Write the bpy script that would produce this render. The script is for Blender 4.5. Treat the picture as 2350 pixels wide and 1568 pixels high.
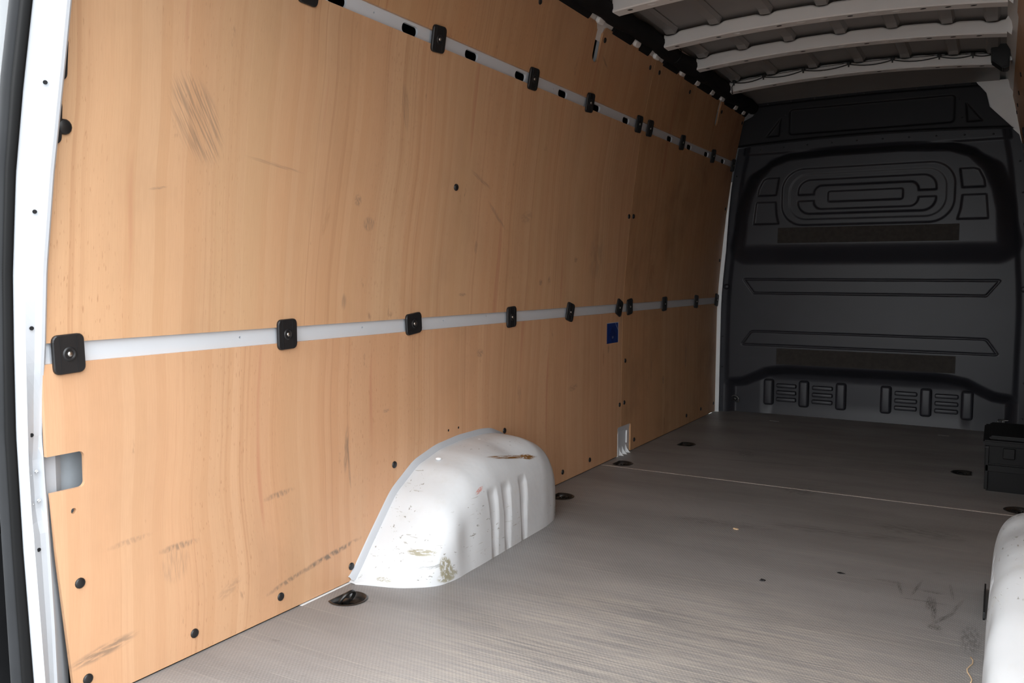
import bpy, bmesh, math, random
import numpy as np
from mathutils import Vector, Matrix

random.seed(7)
scene = bpy.context.scene
COL = scene.collection
for o in list(bpy.data.objects):
    bpy.data.objects.remove(o)

# ------------------------------------------------------------------ camera
cam_d = bpy.data.cameras.new('camera')
cam = bpy.data.objects.new('camera', cam_d)
COL.objects.link(cam)
cam_d.sensor_fit = 'HORIZONTAL'
cam_d.sensor_width = 36.0
cam_d.lens = 1942.8 / 2350.0 * 36.0
cam_d.clip_start = 0.05
_yaw, _pit, _rol = 0.5212, -0.0772, -0.0036
_M = (Matrix.Rotation(_yaw, 3, 'Z') @ Matrix.Rotation(_pit, 3, 'X') @ Matrix.Rotation(_rol, 3, 'Y'))
_M = _M @ Matrix(((1, 0, 0), (0, 0, -1), (0, 1, 0)))      # camera -Z looks along +Y
cam.matrix_world = Matrix.Translation((1.6669, -5.964, 0.9266)) @ _M.to_4x4()
scene.camera = cam

# ------------------------------------------------------------------ world (overcast daylight) and exposure
world = bpy.data.worlds.new('overcast_sky')
scene.world = world
world.use_nodes = True
_wn = world.node_tree
_bg = _wn.nodes['Background']
_bg.inputs['Color'].default_value = (0.93, 0.97, 1.0, 1)
# overcast sky: zenith brighter than the horizon
_tc = _wn.nodes.new('ShaderNodeTexCoord')
_sx = _wn.nodes.new('ShaderNodeSeparateXYZ')
_wn.links.new(_tc.outputs['Generated'], _sx.inputs[0])
_mr = _wn.nodes.new('ShaderNodeMapRange')
_wn.links.new(_sx.outputs['Z'], _mr.inputs['Value'])
_mr.inputs['From Min'].default_value = 0.0
_mr.inputs['From Max'].default_value = 1.0
_mr.inputs['To Min'].default_value = 0.6
_mr.inputs['To Max'].default_value = 1.4
_wn.links.new(_mr.outputs['Result'], _bg.inputs['Strength'])
vs = scene.view_settings
vs.view_transform = 'Standard'
vs.look = 'None'
vs.gamma = 1.0
vs.use_curve_mapping = False
vs.exposure = 2.78

# ------------------------------------------------------------------ node helpers
class NT:
    def __init__(self, name):
        self.m = bpy.data.materials.new(name)
        self.m.use_nodes = True
        self.t = self.m.node_tree
        self.n = self.t.nodes
        self.b = self.n['Principled BSDF']
        self.co = self.n.new('ShaderNodeTexCoord').outputs['Object']
    def link(self, a, b):
        self.t.links.new(a, b)
    def put(self, sock, v):
        if hasattr(v, 'is_linked') or hasattr(v, 'links'):
            self.link(v, sock)
        else:
            if isinstance(v, (tuple, list)) and len(v) == 3 and sock.type == 'RGBA':
                v = (*v, 1)
            sock.default_value = v
    def math(self, op, a, b=0.0, c=None, clamp=False):
        n = self.n.new('ShaderNodeMath'); n.operation = op; n.use_clamp = clamp
        self.put(n.inputs[0], a); self.put(n.inputs[1], b)
        if c is not None: self.put(n.inputs[2], c)
        return n.outputs[0]
    def map(self, scale=(1, 1, 1), loc=(0, 0, 0), rot=(0, 0, 0), v=None, typ='POINT'):
        n = self.n.new('ShaderNodeMapping'); n.vector_type = typ
        self.link(v or self.co, n.inputs['Vector'])
        n.inputs['Scale'].default_value = scale
        n.inputs['Location'].default_value = loc
        n.inputs['Rotation'].default_value = rot
        return n.outputs[0]
    def noise(self, v=None, scale=1.0, detail=2.0, rough=0.5, dist=0.0):
        n = self.n.new('ShaderNodeTexNoise')
        self.link(v or self.co, n.inputs['Vector'])
        n.inputs['Scale'].default_value = scale
        n.inputs['Detail'].default_value = detail
        n.inputs['Roughness'].default_value = rough
        n.inputs['Distortion'].default_value = dist
        return n.outputs[0]
    def ramp(self, f, a, b, lo=0.0, hi=1.0):
        n = self.n.new('ShaderNodeMapRange'); n.interpolation_type = 'SMOOTHSTEP'
        self.put(n.inputs['Value'], f)
        n.inputs['From Min'].default_value = a; n.inputs['From Max'].default_value = b
        n.inputs['To Min'].default_value = lo; n.inputs['To Max'].default_value = hi
        return n.outputs['Result']
    def mix(self, f, a, b, mode='MIX'):
        n = self.n.new('ShaderNodeMix'); n.data_type = 'RGBA'; n.blend_type = mode
        self.put(n.inputs['Factor'], f)
        self.put(n.inputs[6], a); self.put(n.inputs[7], b)
        return n.outputs[2]
    def sphere(self, loc, scale, rot=(0, 0, 0)):
        m = self.map(scale, loc, rot, typ='TEXTURE')
        n = self.n.new('ShaderNodeTexGradient'); n.gradient_type = 'SPHERICAL'
        self.link(m, n.inputs['Vector'])
        return n.outputs['Fac'], m
    def bump(self, h, strength=0.2, dist=0.01):
        n = self.n.new('ShaderNodeBump')
        n.inputs['Strength'].default_value = strength
        n.inputs['Distance'].default_value = dist
        self.link(h, n.inputs['Height'])
        self.link(n.outputs[0], self.b.inputs['Normal'])
    def fin(self, color, rough=0.5, metal=0.0, spec=0.5):
        self.put(self.b.inputs['Base Color'], color)
        self.put(self.b.inputs['Roughness'], rough)
        self.put(self.b.inputs['Metallic'], metal)
        self.put(self.b.inputs['Specular IOR Level'], spec)
        return self.m

def simple(name, col, rough=0.5, metal=0.0, spec=0.5, var=0.08, scale=9.0):
    t = NT(name)
    f = t.noise(scale=scale, detail=4)
    c2 = tuple(max(0, c * (1 - var * 2)) for c in col)
    c1 = tuple(min(1, c * (1 + var)) for c in col)
    return t.fin(t.mix(t.ramp(f, .3, .7), c2, c1), rough, metal, spec)

def wood_mat(name, tint=(1, 1, 1), marks=(), grime=0.10, off=0.0):
    t = NT(name)
    sep = t.n.new('ShaderNodeSeparateXYZ'); t.link(t.co, sep.inputs[0])
    Y, Z = sep.outputs[1], sep.outputs[2]
    slow = t.noise(t.map((0.3, 0.7, 1.1), (off, off, 0)), 1.6, 1.0)
    u = t.math('ADD', Y, t.math('MULTIPLY', t.math('SUBTRACT', slow, .5), 0.10))
    # rotary veneer bands with distinct edges
    vor = t.n.new('ShaderNodeTexVoronoi'); vor.voronoi_dimensions = '1D'
    t.link(t.math('MULTIPLY', t.math('ADD', u, off), 7.5), vor.inputs['W'])
    vor2 = t.n.new('ShaderNodeTexVoronoi'); vor2.voronoi_dimensions = '1D'
    t.link(t.math('MULTIPLY', t.math('ADD', u, off + 5.0), 3.1), vor2.inputs['W'])
    bsep = t.n.new('ShaderNodeSeparateColor'); t.link(vor.outputs['Color'], bsep.inputs[0])
    band = bsep.outputs[0]
    cmb = t.n.new('ShaderNodeCombineXYZ')
    t.link(u, cmb.inputs[1]); t.link(Z, cmb.inputs[2])
    uv = cmb.outputs[0]
    light = tuple(a * b for a, b in zip((0.62, 0.395, 0.232), tint))
    dark = tuple(a * b for a, b in zip((0.56, 0.34, 0.188), tint))
    c = t.mix(band, light, dark)
    b2s = t.n.new('ShaderNodeSeparateColor'); t.link(vor2.outputs['Color'], b2s.inputs[0])
    c = t.mix(t.math('MULTIPLY', b2s.outputs[1], .30), c, tuple(a * b for a, b in zip((0.50, 0.275, 0.155), tint)))
    soft = t.noise(t.map((1, 5.0, 0.5), (3 + off, off, 0), v=uv), 1.0, 3)
    c = t.mix(t.ramp(soft, .35, .72, 0, .5), c, tuple(a * b for a, b in zip((0.60, 0.33, 0.18), tint)))
    # growth lines in groups
    lines = t.noise(t.map((1, 95, 0.55), (off, 0, 0), v=uv), 1.0, 2, .6)
    grp = t.noise(t.map((1, 7, 0.3), (9, off, 0), v=uv), 1.0, 1)
    lm = t.math('MULTIPLY', t.ramp(lines, .52, .66), t.ramp(grp, .45, .62))
    c = t.mix(t.math('MULTIPLY', lm, .38), c, tuple(a * b for a, b in zip((0.40, 0.20, 0.10), tint)))
    # reddish streaks
    red = t.noise(t.map((1, 15, 0.8), (20, off, 2), v=uv), 1.0, 2)
    c = t.mix(t.ramp(red, .66, .73, 0, .55), c, tuple(a * b for a, b in zip((0.47, 0.21, 0.12), tint)))
    # fine grain and pores
    fine = t.noise(t.map((1, 420, 14), (0, off, 0), v=uv), 1.0, 2)
    c = t.mix(t.ramp(fine, .35, .7, 0, .14), c, tuple(a * b for a, b in zip((0.42, 0.24, 0.12), tint)))
    pore = t.noise(t.map((1, 300, 45), (5, off, 5), v=uv), 1.0, 1)
    pz = t.noise(t.map((1, 3, .6), (15, off, 0), v=uv), 1.0, 1)
    c = t.mix(t.math('MULTIPLY', t.ramp(pore, .66, .74), t.ramp(pz, .4, .6, 0, .45)), c, tuple(a * b for a, b in zip((0.27, 0.12, 0.055), tint)))
    # handling grime
    g = t.noise(t.map((1, 2.2, 1.6), (off, 4, 7)), 1.0, 5, .65)
    c = t.mix(t.ramp(g, .45, .78, 0, grime * 2.2), c, (0.16, 0.10, 0.06))
    g2 = t.noise(t.map((1, 16, 7), (off, 1, 7)), 1.0, 4, .7)
    c = t.mix(t.ramp(g2, .66, .76, 0, .42), c, (0.13, 0.09, 0.06))
    for (my, mz, sy, sz, rot, kind, amt) in marks:
        f, mv = t.sphere((0, my, mz), (8, sy, sz), (rot, 0, 0))
        if kind == 'hatch':
            st = t.noise(t.map((0, 16, 1.2), v=mv), 1.0, 2)
            f = t.math('MULTIPLY', t.ramp(f, 0.02, .45), t.ramp(st, .42, .62))
        elif kind == 'dash':
            st = t.noise(t.map((0, 9, .5), v=mv), 1.0, 3)
            f = t.math('MULTIPLY', t.ramp(f, 0.0, .7), t.ramp(st, .36, .6))
        else:
            st = t.noise(t.map((0, 3, 3), v=mv), 1.0, 3)
            f = t.math('MULTIPLY', t.ramp(f, 0.0, .6), t.ramp(st, .3, .6))
        col = (0.13, 0.11, 0.09) if kind != 'brown' else (0.22, 0.09, 0.03)
        c = t.mix(t.math('MULTIPLY', f, amt), c, col)
    t.bump(fine, .06, .002)
    return t.fin(c, t.ramp(g, .3, .8, .40, .52), 0, .38)

MARKS_LOW = [(-4.13, .108, .17, .012, .12, 'dash', .8), (-4.30, .085, .10, .010, .18, 'dash', .6),
             (-4.85, .105, .10, .018, .12, 'smear', .6), (-4.65, .283, .07, .012, .0, 'dash', .55), (-4.66, .24, .05, .05, 0, 'hatch', .25),
             (-4.325, .335, .07, .012, .06, 'dash', .5), (-4.05, .41, .012, .09, -.1, 'smear', .5), (-4.04, .37, .006, .11, .1, 'smear', .5),
             (-4.78, .33, .07, .010, .05, 'dash', .3), (-2.10, .57, .012, .03, 0, 'smear', .6), (-2.16, .53, .01, .05, 0, 'brown', .5),
             (-3.3, .64, .03, .02, 0, 'smear', .4), (-3.86, .50, .02, .008, 0, 'smear', .4), (-4.5, .13, .05, .02, .4, 'smear', .22),
             (-2.5, .42, .06, .02, .1, 'smear', .3), (-3.0, .45, .02, .05, .1, 'smear', .25)]
MARKS_MID = [(-4.60, 1.285, .075, .125, .55, 'hatch', .42), (-3.83, 1.445, .02, .085, .25, 'hatch', .4),
             (-3.36, 1.27, .09, .010, -.35, 'smear', .35), (-4.02, 1.146, .02, .022, 0, 'smear', .4), (-3.965, 1.08, .032, .026, 0, 'hatch', .55),
             (-3.36, 1.03, .012, .03, 0, 'hatch', .55), (-2.84, .90, .018, .016, 0, 'smear', .6), (-2.52, 1.0, .02, .016, 0, 'smear', .5),
             (-3.23, 1.15, .10, .010, -.6, 'smear', .4), (-3.0, 1.16, .06, .03, .2, 'smear', .22), (-4.15, 1.08, .012, .06, -.3, 'brown', .18),
             (-4.06, .85, .014, .03, 0, 'dash', .55), (-4.7, 1.12, .03, .004, .2, 'smear', .4), (-3.43, .86, .03, .008, 0, 'smear', .45),
             (-4.35, 1.21, .12, .006, -.1, 'smear', .3), (-2.3, 1.02, .10, .14, 0, 'smear', .22)]

M = {}
M['wood_rear_low'] = wood_mat('beech_plywood_lower', (1.0, .97, .98), MARKS_LOW, .07, 0.0)
M['wood_rear_mid'] = wood_mat('beech_plywood_middle', (1.0, 1.0, 1.0), MARKS_MID, .07, 3.3)
M['wood_rear_top'] = wood_mat('beech_plywood_top', (.92, .88, .82), [(-2.48, 1.86, .05, .008, -.5, 'smear', .6)], .12, 6.1)
M['wood_front'] = wood_mat('worn_plywood', (.90, .86, .80), [(-1.3, .33, .02, .03, 0, 'smear', .5), (-1.27, .06, .012, .12, 0, 'brown', .7), (-1.5, .42, .02, .1, 0, 'smear', .3), (-.9, .45, .03, .12, 0, 'smear', .35), (-1.55, .95, .05, .10, 0, 'brown', .3)], .22, 9.7)

def white_paint(name, col=(.80, .82, .84), chips=0.0, marks=(), rough=.33):
    t = NT(name)
    d = t.noise(scale=3.5, detail=5, rough=.65)
    c = t.mix(t.ramp(d, .4, .8, 0, .25), col, tuple(x * .80 for x in col))
    if chips:
        dirt = t.noise(t.map((1, 1, 1), (2, 5, 1)), 9, 6, .7)
        c = t.mix(t.ramp(dirt, .52, .78, 0, .30 * chips), c, (.45, .43, .39))
        ch = t.noise(t.map((60, 26, 60), (0, 0, 0)), 1.0, 3, .7)
        cz = t.noise(scale=6, detail=2)
        c = t.mix(t.math('MULTIPLY', t.ramp(ch, .645, .675), t.ramp(cz, .45, .58, 0, .75 * chips)), c, (.16, .15, .12))
        sc = t.noise(t.map((18, 12, 140), rot=(.5, 0, 0)), 1.0, 2, .7)
        c = t.mix(t.math('MULTIPLY', t.ramp(sc, .67, .70), t.ramp(cz, .5, .6, 0, .6 * chips)), c, (.25, .24, .2))
    for (x, y, z, sx, sy, sz, rx, ry, rz, kind, amt) in marks:
        f, mv = t.sphere((x, y, z), (sx, sy, sz), (rx, ry, rz))
        st = t.noise(t.map((3, 3, 3), v=mv), 1.0, 4, .7)
        f = t.math('MULTIPLY', t.ramp(f, .0, .3), t.ramp(st, .44, .5))
        c = t.mix(t.math('MULTIPLY', f, amt), c, {'rust': (.20, .095, .025), 'bare': (.27, .25, .17), 'dark': (.10, .10, .09), 'red': (.55, .14, .09)}[kind])
    if chips:
        t.bump(t.noise(scale=7, detail=3), .25, .02)
    return t.fin(c, rough, 0, .5)

M['white'] = white_paint('white_body_paint')
M['white_rail'] = white_paint('white_rail_paint', (.58, .61, .65), rough=.4)
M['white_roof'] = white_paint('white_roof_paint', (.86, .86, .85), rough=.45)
M['roof_skin'] = white_paint('white_roof_shaded', (.27, .265, .26), rough=.5)  # white roof paint, darkened in colour to carry the roof's shade
ARCH_MARKS = [(x, y + 3.5, *r) for (x, y, *r) in [(.20, -3.955, .095, .06, .06, .010, .06, 0, 0, 'bare', .9), (.262, -3.90, .045, .03, .03, .05, .3, 0, 0, 'bare', .95), (.255, -3.89, .02, .03, .05, .02, 0, 0, 0, 'bare', .8),
              (.11, -4.015, .02, .03, .02, .008, 0, 0, 0, 'bare', .8), (.22, -3.42, .292, .07, .19, .0065, -.16, 0, 0, 'rust', 1.0), (.23, -3.32, .276, .06, .05, .011, -.2, 0, 0, 'rust', 1.0),
              (.24, -3.68, .235, .02, .03, .007, .3, 0, 0, 'red', .7), (.2, -3.93, .06, .07, .05, .008, .1, 0, 0, 'dark', .5), (.22, -3.10, .02, .03, .03, .03, 0, 0, 0, 'dark', .6)]]
M['arch'] = white_paint('chipped_white_paint', (.58, .60, .62), 1.0, ARCH_MARKS, .36)

def floor_mat(name):
    t = NT(name)
    base = (.235, .222, .215)
    n1 = t.noise(t.map((1.2, 3.5, 1), (4, 0, 0)), 1.0, 4, .6)
    c = t.mix(t.ramp(n1, .3, .75), base, (.165, .155, .15))
    # embossed wire-mesh anti-slip pattern
    def wave(rz, s):
        w = t.n.new('ShaderNodeTexWave'); w.wave_profile = 'SIN'
        w.inputs['Scale'].default_value = s
        t.link(t.map((1, 1, 1), rot=(0, 0, rz)), w.inputs['Vector'])
        return w.outputs['Fac']
    mesh = t.math('MULTIPLY', wave(.6, 38), wave(-.6, 38))
    c = t.mix(t.math('MULTIPLY', t.ramp(mesh, .35, .7), .28), c, (.36, .34, .32))
    # pale scrape streaks across the van
    st = t.noise(t.map((1.3, 70, 1), rot=(0, 0, .06)), 1.0, 3, .7)
    area = t.noise(t.map((1.0, 1.0, 1), (0, 1.3, 0)), 1.1, 2)
    c = t.mix(t.math('MULTIPLY', t.ramp(st, .56, .72), t.ramp(area, .42, .62, .1, .55)), c, (.42, .385, .34))
    wear, _ = t.sphere((1.05, -4.2, 0), (.9, .95, 1))
    wn = t.noise(t.map((4, 120, 1), rot=(0, 0, .05)), 1.0, 4, .7)
    c = t.mix(t.math('MULTIPLY', t.ramp(wear, .05, .6, 0, .5), t.ramp(wn, .40, .62)), c, (.46, .41, .35))
    # dark scuffs
    ds = t.noise(t.map((5, 14, 1), (3, 8, 0)), 1.0, 4, .7)
    c = t.mix(t.ramp(ds, .62, .78, 0, .45), c, (.07, .065, .06))
    for (x, y, sx, sy, rz, amt) in [(1.446, -3.244, .006, .07, .18, .85), (1.49, -3.22, .006, .09, -.12, .9), (1.533, -3.234, .035, .012, 0, .8), (1.545, -3.37, .009, .11, .05, .9), (1.53, -3.33, .010, .07, 0, .8), (1.515, -3.322, .075, .007, .05, .8),
                              (1.573, -3.43, .009, .08, -.4, .85), (1.555, -3.51, .022, .025, 0, .85), (1.582, -3.20, .006, .09, .1, .6), (1.60, -3.33, .007, .10, -.2, .6), (1.41, -3.20, .05, .014, 0, .5), (1.64, -3.55, .03, .12, 0, .5),
                              (.95, -2.2, .09, .10, 0, .45), (.72, -1.7, .3, .03, .2, .4), (.55, -1.55, .05, .12, .3, .4), (1.2, -2.75, .35, .06, .1, .4), (1.45, -2.6, .2, .08, -.1, .4), (.8, -2.85, .25, .05, .1, .35)]:
        f, mv = t.sphere((x, y, 0), (sx, sy, 5), (0, 0, rz))
        stn = t.noise(t.map((4, 4, 0), v=mv), 1.0, 3)
        c = t.mix(t.math('MULTIPLY', t.math('MULTIPLY', t.ramp(f, 0, .5), t.ramp(stn, .4, .6)), amt), c, (.05, .045, .04))
    t.bump(mesh, .35, .0015)
    return t.fin(c, t.ramp(n1, .3, .8, .40, .52), 0, .45)
M['floor'] = floor_mat('mesh_coated_floor_plywood')
M['seam'] = simple('floor_seam_metal', (.40, .35, .31), .45, .2)
M['black'] = simple('black_plastic', (.012, .012, .013), .42, 0, .45)
M['black_matt'] = simple('black_foam_and_shade', (.010, .010, .011), .85, 0, .2)  # foam, and the painted dark of shaded gaps and wall cavity
M['black_metal'] = simple('black_coated_steel', (.018, .017, .016), .30, .3, .6, .2, 60)
M['ring_steel'] = simple('dull_dark_steel', (.16, .155, .15), .35, .8)
M['box_black'] = simple('black_storage_plastic', (.0045, .0042, .0045), .5, 0, .2)
M['pillar'] = white_paint('white_pillar_paint', (.44, .46, .49), rough=.35)
M['steel'] = simple('zinc_screw_steel', (.62, .60, .56), .28, 1.0)
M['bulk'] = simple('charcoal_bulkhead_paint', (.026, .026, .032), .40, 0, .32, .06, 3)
M['bulk_shaded'] = simple('charcoal_bulkhead_shaded', (.014, .014, .017), .5, 0, .25, .06, 3)  # bulkhead paint darkened, shade of the upper part put into the colour
M['tape'] = simple('dark_brown_grip_tape', (.036, .031, .027), .8, 0, .3, .10, 40)
M['rubber'] = simple('black_rubber_seal', (.0028, .0028, .0030), .6, 0, .15)
M['grey_trim'] = simple('dark_grey_rubber_trim', (.016, .017, .019), .5, 0, .3)
M['blue'] = simple('blue_sticker_vinyl', (.004, .028, .17), .4)
M['pale'] = simple('pale_print', (.45, .50, .62), .5)
M['yellow'] = simple('pale_yellow_sticker', (.6, .5, .2), .6)
M['ground'] = simple('wet_asphalt', (.12, .12, .12), .8, 0, .3, .2, 4)
M['chip'] = simple('pale_wood_chip', (.6, .42, .25), .7)
M['cavity'] = simple('grey_cavity_paint', (.42, .46, .50), .6)

# ------------------------------------------------------------------ mesh helpers
def tag(o, label=None, cat=None, group=None, kind=None):
    if label: o['label'] = label
    if cat: o['category'] = cat
    if group: o['group'] = group
    if kind: o['kind'] = kind
    return o

def mk(name, verts, faces, mat, parent=None, smooth=False):
    me = bpy.data.meshes.new(name)
    me.from_pydata([tuple(v) for v in verts], [], [tuple(f) for f in faces])
    me.update()
    bm = bmesh.new(); bm.from_mesh(me)
    bmesh.ops.recalc_face_normals(bm, faces=bm.faces)
    bm.to_mesh(me); bm.free()
    if smooth:
        me.polygons.foreach_set('use_smooth', [True] * len(me.polygons))
    me.materials.append(mat if not isinstance(mat, str) else M[mat])
    o = bpy.data.objects.new(name, me)
    COL.objects.link(o)
    if parent: o.parent = parent
    return o

def from_bm(name, bm, mat, parent=None, smooth=False):
    me = bpy.data.meshes.new(name)
    bmesh.ops.recalc_face_normals(bm, faces=bm.faces)
    bm.to_mesh(me); bm.free()
    if smooth:
        me.polygons.foreach_set('use_smooth', [True] * len(me.polygons))
    me.materials.append(mat if not isinstance(mat, str) else M[mat])
    o = bpy.data.objects.new(name, me)
    COL.objects.link(o)
    if parent: o.parent = parent
    return o

def empty(name, loc=(0, 0, 0), label=None, cat=None, group=None, kind=None):
    o = bpy.data.objects.new(name, None)
    o.empty_display_size = .1
    o.location = loc
    COL.objects.link(o)
    return tag(o, label, cat, group, kind)

def box(name, a, b, mat, parent=None, bevel=0.0, seg=2):
    bm = bmesh.new()
    bmesh.ops.create_cube(bm, size=1)
    for v in bm.verts:
        v.co = Vector([a[i] + (b[i] - a[i]) * (v.co[i] + .5) for i in range(3)])
    if bevel:
        bmesh.ops.bevel(bm, geom=bm.edges[:], offset=bevel, segments=seg, affect='EDGES', profile=.5)
    return from_bm(name, bm, mat, parent)

def prism(name, poly, d0, d1, axis, mat, parent=None, bevel=0.0):
    """2D polygon extruded along an axis; the polygon lies in the other two axes (cyclic order)."""
    def P(u, v, w):
        return {'x': (w, u, v), 'y': (u, w, v), 'z': (u, v, w)}[axis]
    n = len(poly)
    vs_ = [P(u, v, d0) for u, v in poly] + [P(u, v, d1) for u, v in poly]
    fs = [tuple(range(n)), tuple(range(n, 2 * n))] + [(i, (i + 1) % n, n + (i + 1) % n, n + i) for i in range(n)]
    o = mk(name, vs_, fs, mat, parent)
    if bevel:
        bm = bmesh.new(); bm.from_mesh(o.data)
        es = [e for e in bm.edges if abs(e.calc_face_angle(0)) > .5]
        bmesh.ops.bevel(bm, geom=es, offset=bevel, segments=2, affect='EDGES')
        bm.to_mesh(o.data); bm.free()
    return o

def rrect(cu, cv, hu, hv, r, seg=5, rot=0.0):
    pts = []
    for (su, sv, a0) in ((1, 1, 0), (-1, 1, 90), (-1, -1, 180), (1, -1, 270)):
        for k in range(seg + 1):
            a = math.radians(a0 + 90 * k / seg)
            pts.append((su * (hu - r) + r * math.cos(a), sv * (hv - r) + r * math.sin(a)))
    c, s = math.cos(rot), math.sin(rot)
    return [(cu + u * c - v * s, cv + u * s + v * c) for u, v in pts]

def tube(name, pts, r, mat, parent=None, n=10, closed=False, rfun=None):
    pts = [Vector(p) for p in pts]
    m = len(pts); vs_ = []; fs = []
    up = Vector((0.13, 0.07, 1)).normalized()
    for i, p in enumerate(pts):
        if closed: d = pts[(i + 1) % m] - pts[i - 1]
        else: d = pts[min(i + 1, m - 1)] - pts[max(i - 1, 0)]
        d.normalize()
        a = d.cross(up)
        if a.length < 1e-3: a = d.cross(Vector((1, 0, 0)))
        a.normalize(); b = d.cross(a)
        rr = rfun(i) if rfun else r
        for k in range(n):
            t = 2 * math.pi * k / n
            vs_.append(p + a * math.cos(t) * rr + b * math.sin(t) * rr)
    for i in range(m if closed else m - 1):
        j = (i + 1) % m
        for k in range(n):
            fs.append((i * n + k, i * n + (k + 1) % n, j * n + (k + 1) % n, j * n + k))
    if not closed:
        fs.append(tuple(range(n))); fs.append(tuple(range((m - 1) * n, m * n)))
    return mk(name, vs_, fs, mat, parent, True)

def cut(obj, cutters):
    for c in cutters:
        md = obj.modifiers.new('cut', 'BOOLEAN'); md.object = c; md.operation = 'DIFFERENCE'; md.solver = 'EXACT'
    dg = bpy.context.evaluated_depsgraph_get(); dg.update()
    me = bpy.data.meshes.new_from_object(obj.evaluated_get(dg))
    old = obj.data
    obj.modifiers.clear(); obj.data = me
    me.name = obj.name
    bpy.data.meshes.remove(old)
    for c in cutters:
        d = c.data; bpy.data.objects.remove(c); bpy.data.meshes.remove(d)
    return obj

def copy(o, parent, loc=None):
    c = o.copy(); COL.objects.link(c); c.parent = parent
    if loc is not None: c.location = loc
    return c

# ------------------------------------------------------------------ dimensions
ZS = [-.2, 0, .165, .32, .70, .79, .893, 1.113, 1.331, 1.618, 1.703, 1.918, 1.99, 2.3]
XS = [0, 0, 0, 0, .0005, .003, .009, .027, .048, .083, .100, .143, .161, .24]
def xw(z): return float(np.interp(z, ZS, XS))
def lean(z): return math.atan2(xw(z + .03) - xw(z - .03), .06)
WR = 1.845                  # inside face of the right wall at the floor
CX = .92                    # centre line
SEAM = -1.927               # joint between rear and front plywood panels
YREAR = -4.965
YFRONT = -.247
RZ = (.7444, .7873, 1.6528, 1.6939)

# ------------------------------------------------------------------ ground outside
ground = box('ground', (-30, -40, -.75), (30, 25, -.70), 'ground')
tag(ground, kind='structure')

# ------------------------------------------------------------------ floor
floor = empty('floor', (0, 0, 0), kind='structure')
YF = -2.174
RINGS = [(.082, -4.144, .3), (.100, -2.817, .0), (.077, -2.095, .0), (.194, -1.465, .0), (1.557, -1.453, math.pi), (1.774, -2.082, math.pi)]
def dpoly(x, y, r, flat, flip=1):
    """circle with its wall-side cap cut off straight"""
    pts = []
    a0 = math.acos(flat)
    for k in range(29):
        a = math.pi - a0 - (2 * math.pi - 2 * a0) * k / 28 if False else (-(math.pi - a0) + (2 * math.pi - 2 * a0) * k / 28)
        pts.append((x + flip * r * math.cos(a), y + r * math.sin(a)))
    return pts
def ringcut(x, y):
    fl = -1 if x > 1 else 1
    return prism('cutter', dpoly(x, y, .0535, .62, fl), -.05, .05, 'z', 'black')
b1 = box('floor_board', (-.004, -5.02, -.018), (WR + .004, YF - .004, 0), 'floor', floor)
cut(b1, [ringcut(x, y) for x, y, _ in RINGS if y < YF])
b2 = box('floor_board', (-.004, YF + .004, -.018), (WR + .004, -.10, 0), 'floor', floor)
hl = [prism('cutter', rrect(x, y, .03, .006, .005), -.05, .05, 'z', 'black') for x, y in ((.446, -.439), (1.418, -.431))]
cut(b2, [ringcut(x, y) for x, y, _ in RINGS if y > YF] + hl)
box('joint_strip', (0, YF - .0055, -.012), (WR, YF + .0055, .0012), 'seam', floor)
box('subfloor', (-.1, -5.02, -.16), (WR + .1, 0.02, -.10), 'white', floor)
box('sill_strip', (-.004, -4.25, -.002), (.0055, -4.02, .0008), 'white', floor)
for sx in (.446, 1.418):
    box('slot_liner', (sx - .035, -.445, -.03), (sx + .035, -.425, -.019), 'black', floor)

def tie_down(x, y, label, up, ang):
    t = empty('tie_down_ring', (x, y, 0), label, 'tie-down ring', 'tie-down rings sunk in the floor')
    fl = -1 if x > 1 else 1
    # pan: flange lip + sunken bowl
    vs_, fs = [], []
    prof = [(.057, .0015), (.054, .003), (.050, .002), (.047, -.012), (.040, -.022), (.0, -.023)]
    N = 29
    for r, z in prof:
        if r == 0:
            vs_.append((0, 0, z)); continue
        for (u, v) in dpoly(0, 0, r, .62, fl): vs_.append((u, v, z))
    for i in range(4):
        for k in range(N):
            fs.append((i * N + k, i * N + (k + 1) % N, (i + 1) * N + (k + 1) % N, (i + 1) * N + k))
    for k in range(N):
        fs.append((4 * N + k, 4 * N + (k + 1) % N, 5 * N))
    mk('pan', vs_, fs, 'black_metal', t, True)
    # ring: D loop hinged on a bracket
    pts = []
    R_ = .030
    for k in range(15):
        a = math.radians(-20 + 220 * k / 14)
        p = Vector((0, R_ * math.cos(a), R_ * math.sin(a) + .010))
        pts.append(p)
    tilt = Matrix.Rotation(up * fl, 3, 'Y')
    pts = [Matrix.Rotation(ang, 3, 'Z') @ (tilt @ p) + Vector((-.012 * fl, 0, -.012)) for p in pts]
    tube('ring', pts, .0052, 'black_metal', t, 8, closed=True)
    brk = box('bracket', (-.012 - .008, -.013, -.022), (-.012 + .008, .013, -.004), 'black_metal', t, .003)
    bolt = bmesh.new()
    bmesh.ops.create_uvsphere(bolt, u_segments=10, v_segments=6, radius=.0085)
    for v in bolt.verts: v.co.z *= .55; v.co += Vector((.012 * fl, .004, -.019))
    from_bm('bolt', bolt, 'steel' if up > 1 else 'black_metal', t, True)
    return t
tie_down(.082, -4.144, 'black floor tie-down ring standing half raised, just behind the left wheel arch', .55, .0)
tie_down(.100, -2.817, 'black floor tie-down ring half hidden beyond the front end of the left wheel arch', 1.35, 0)
tie_down(.077, -2.095, 'black floor tie-down ring under the white bracket where the floor boards meet', 1.40, 0)
tie_down(.194, -1.465, 'black floor tie-down ring on the front board nearest the left plywood wall', 1.40, 0)
tie_down(1.557, -1.453, 'black floor tie-down ring beside the black storage box', 1.40, 0)
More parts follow.
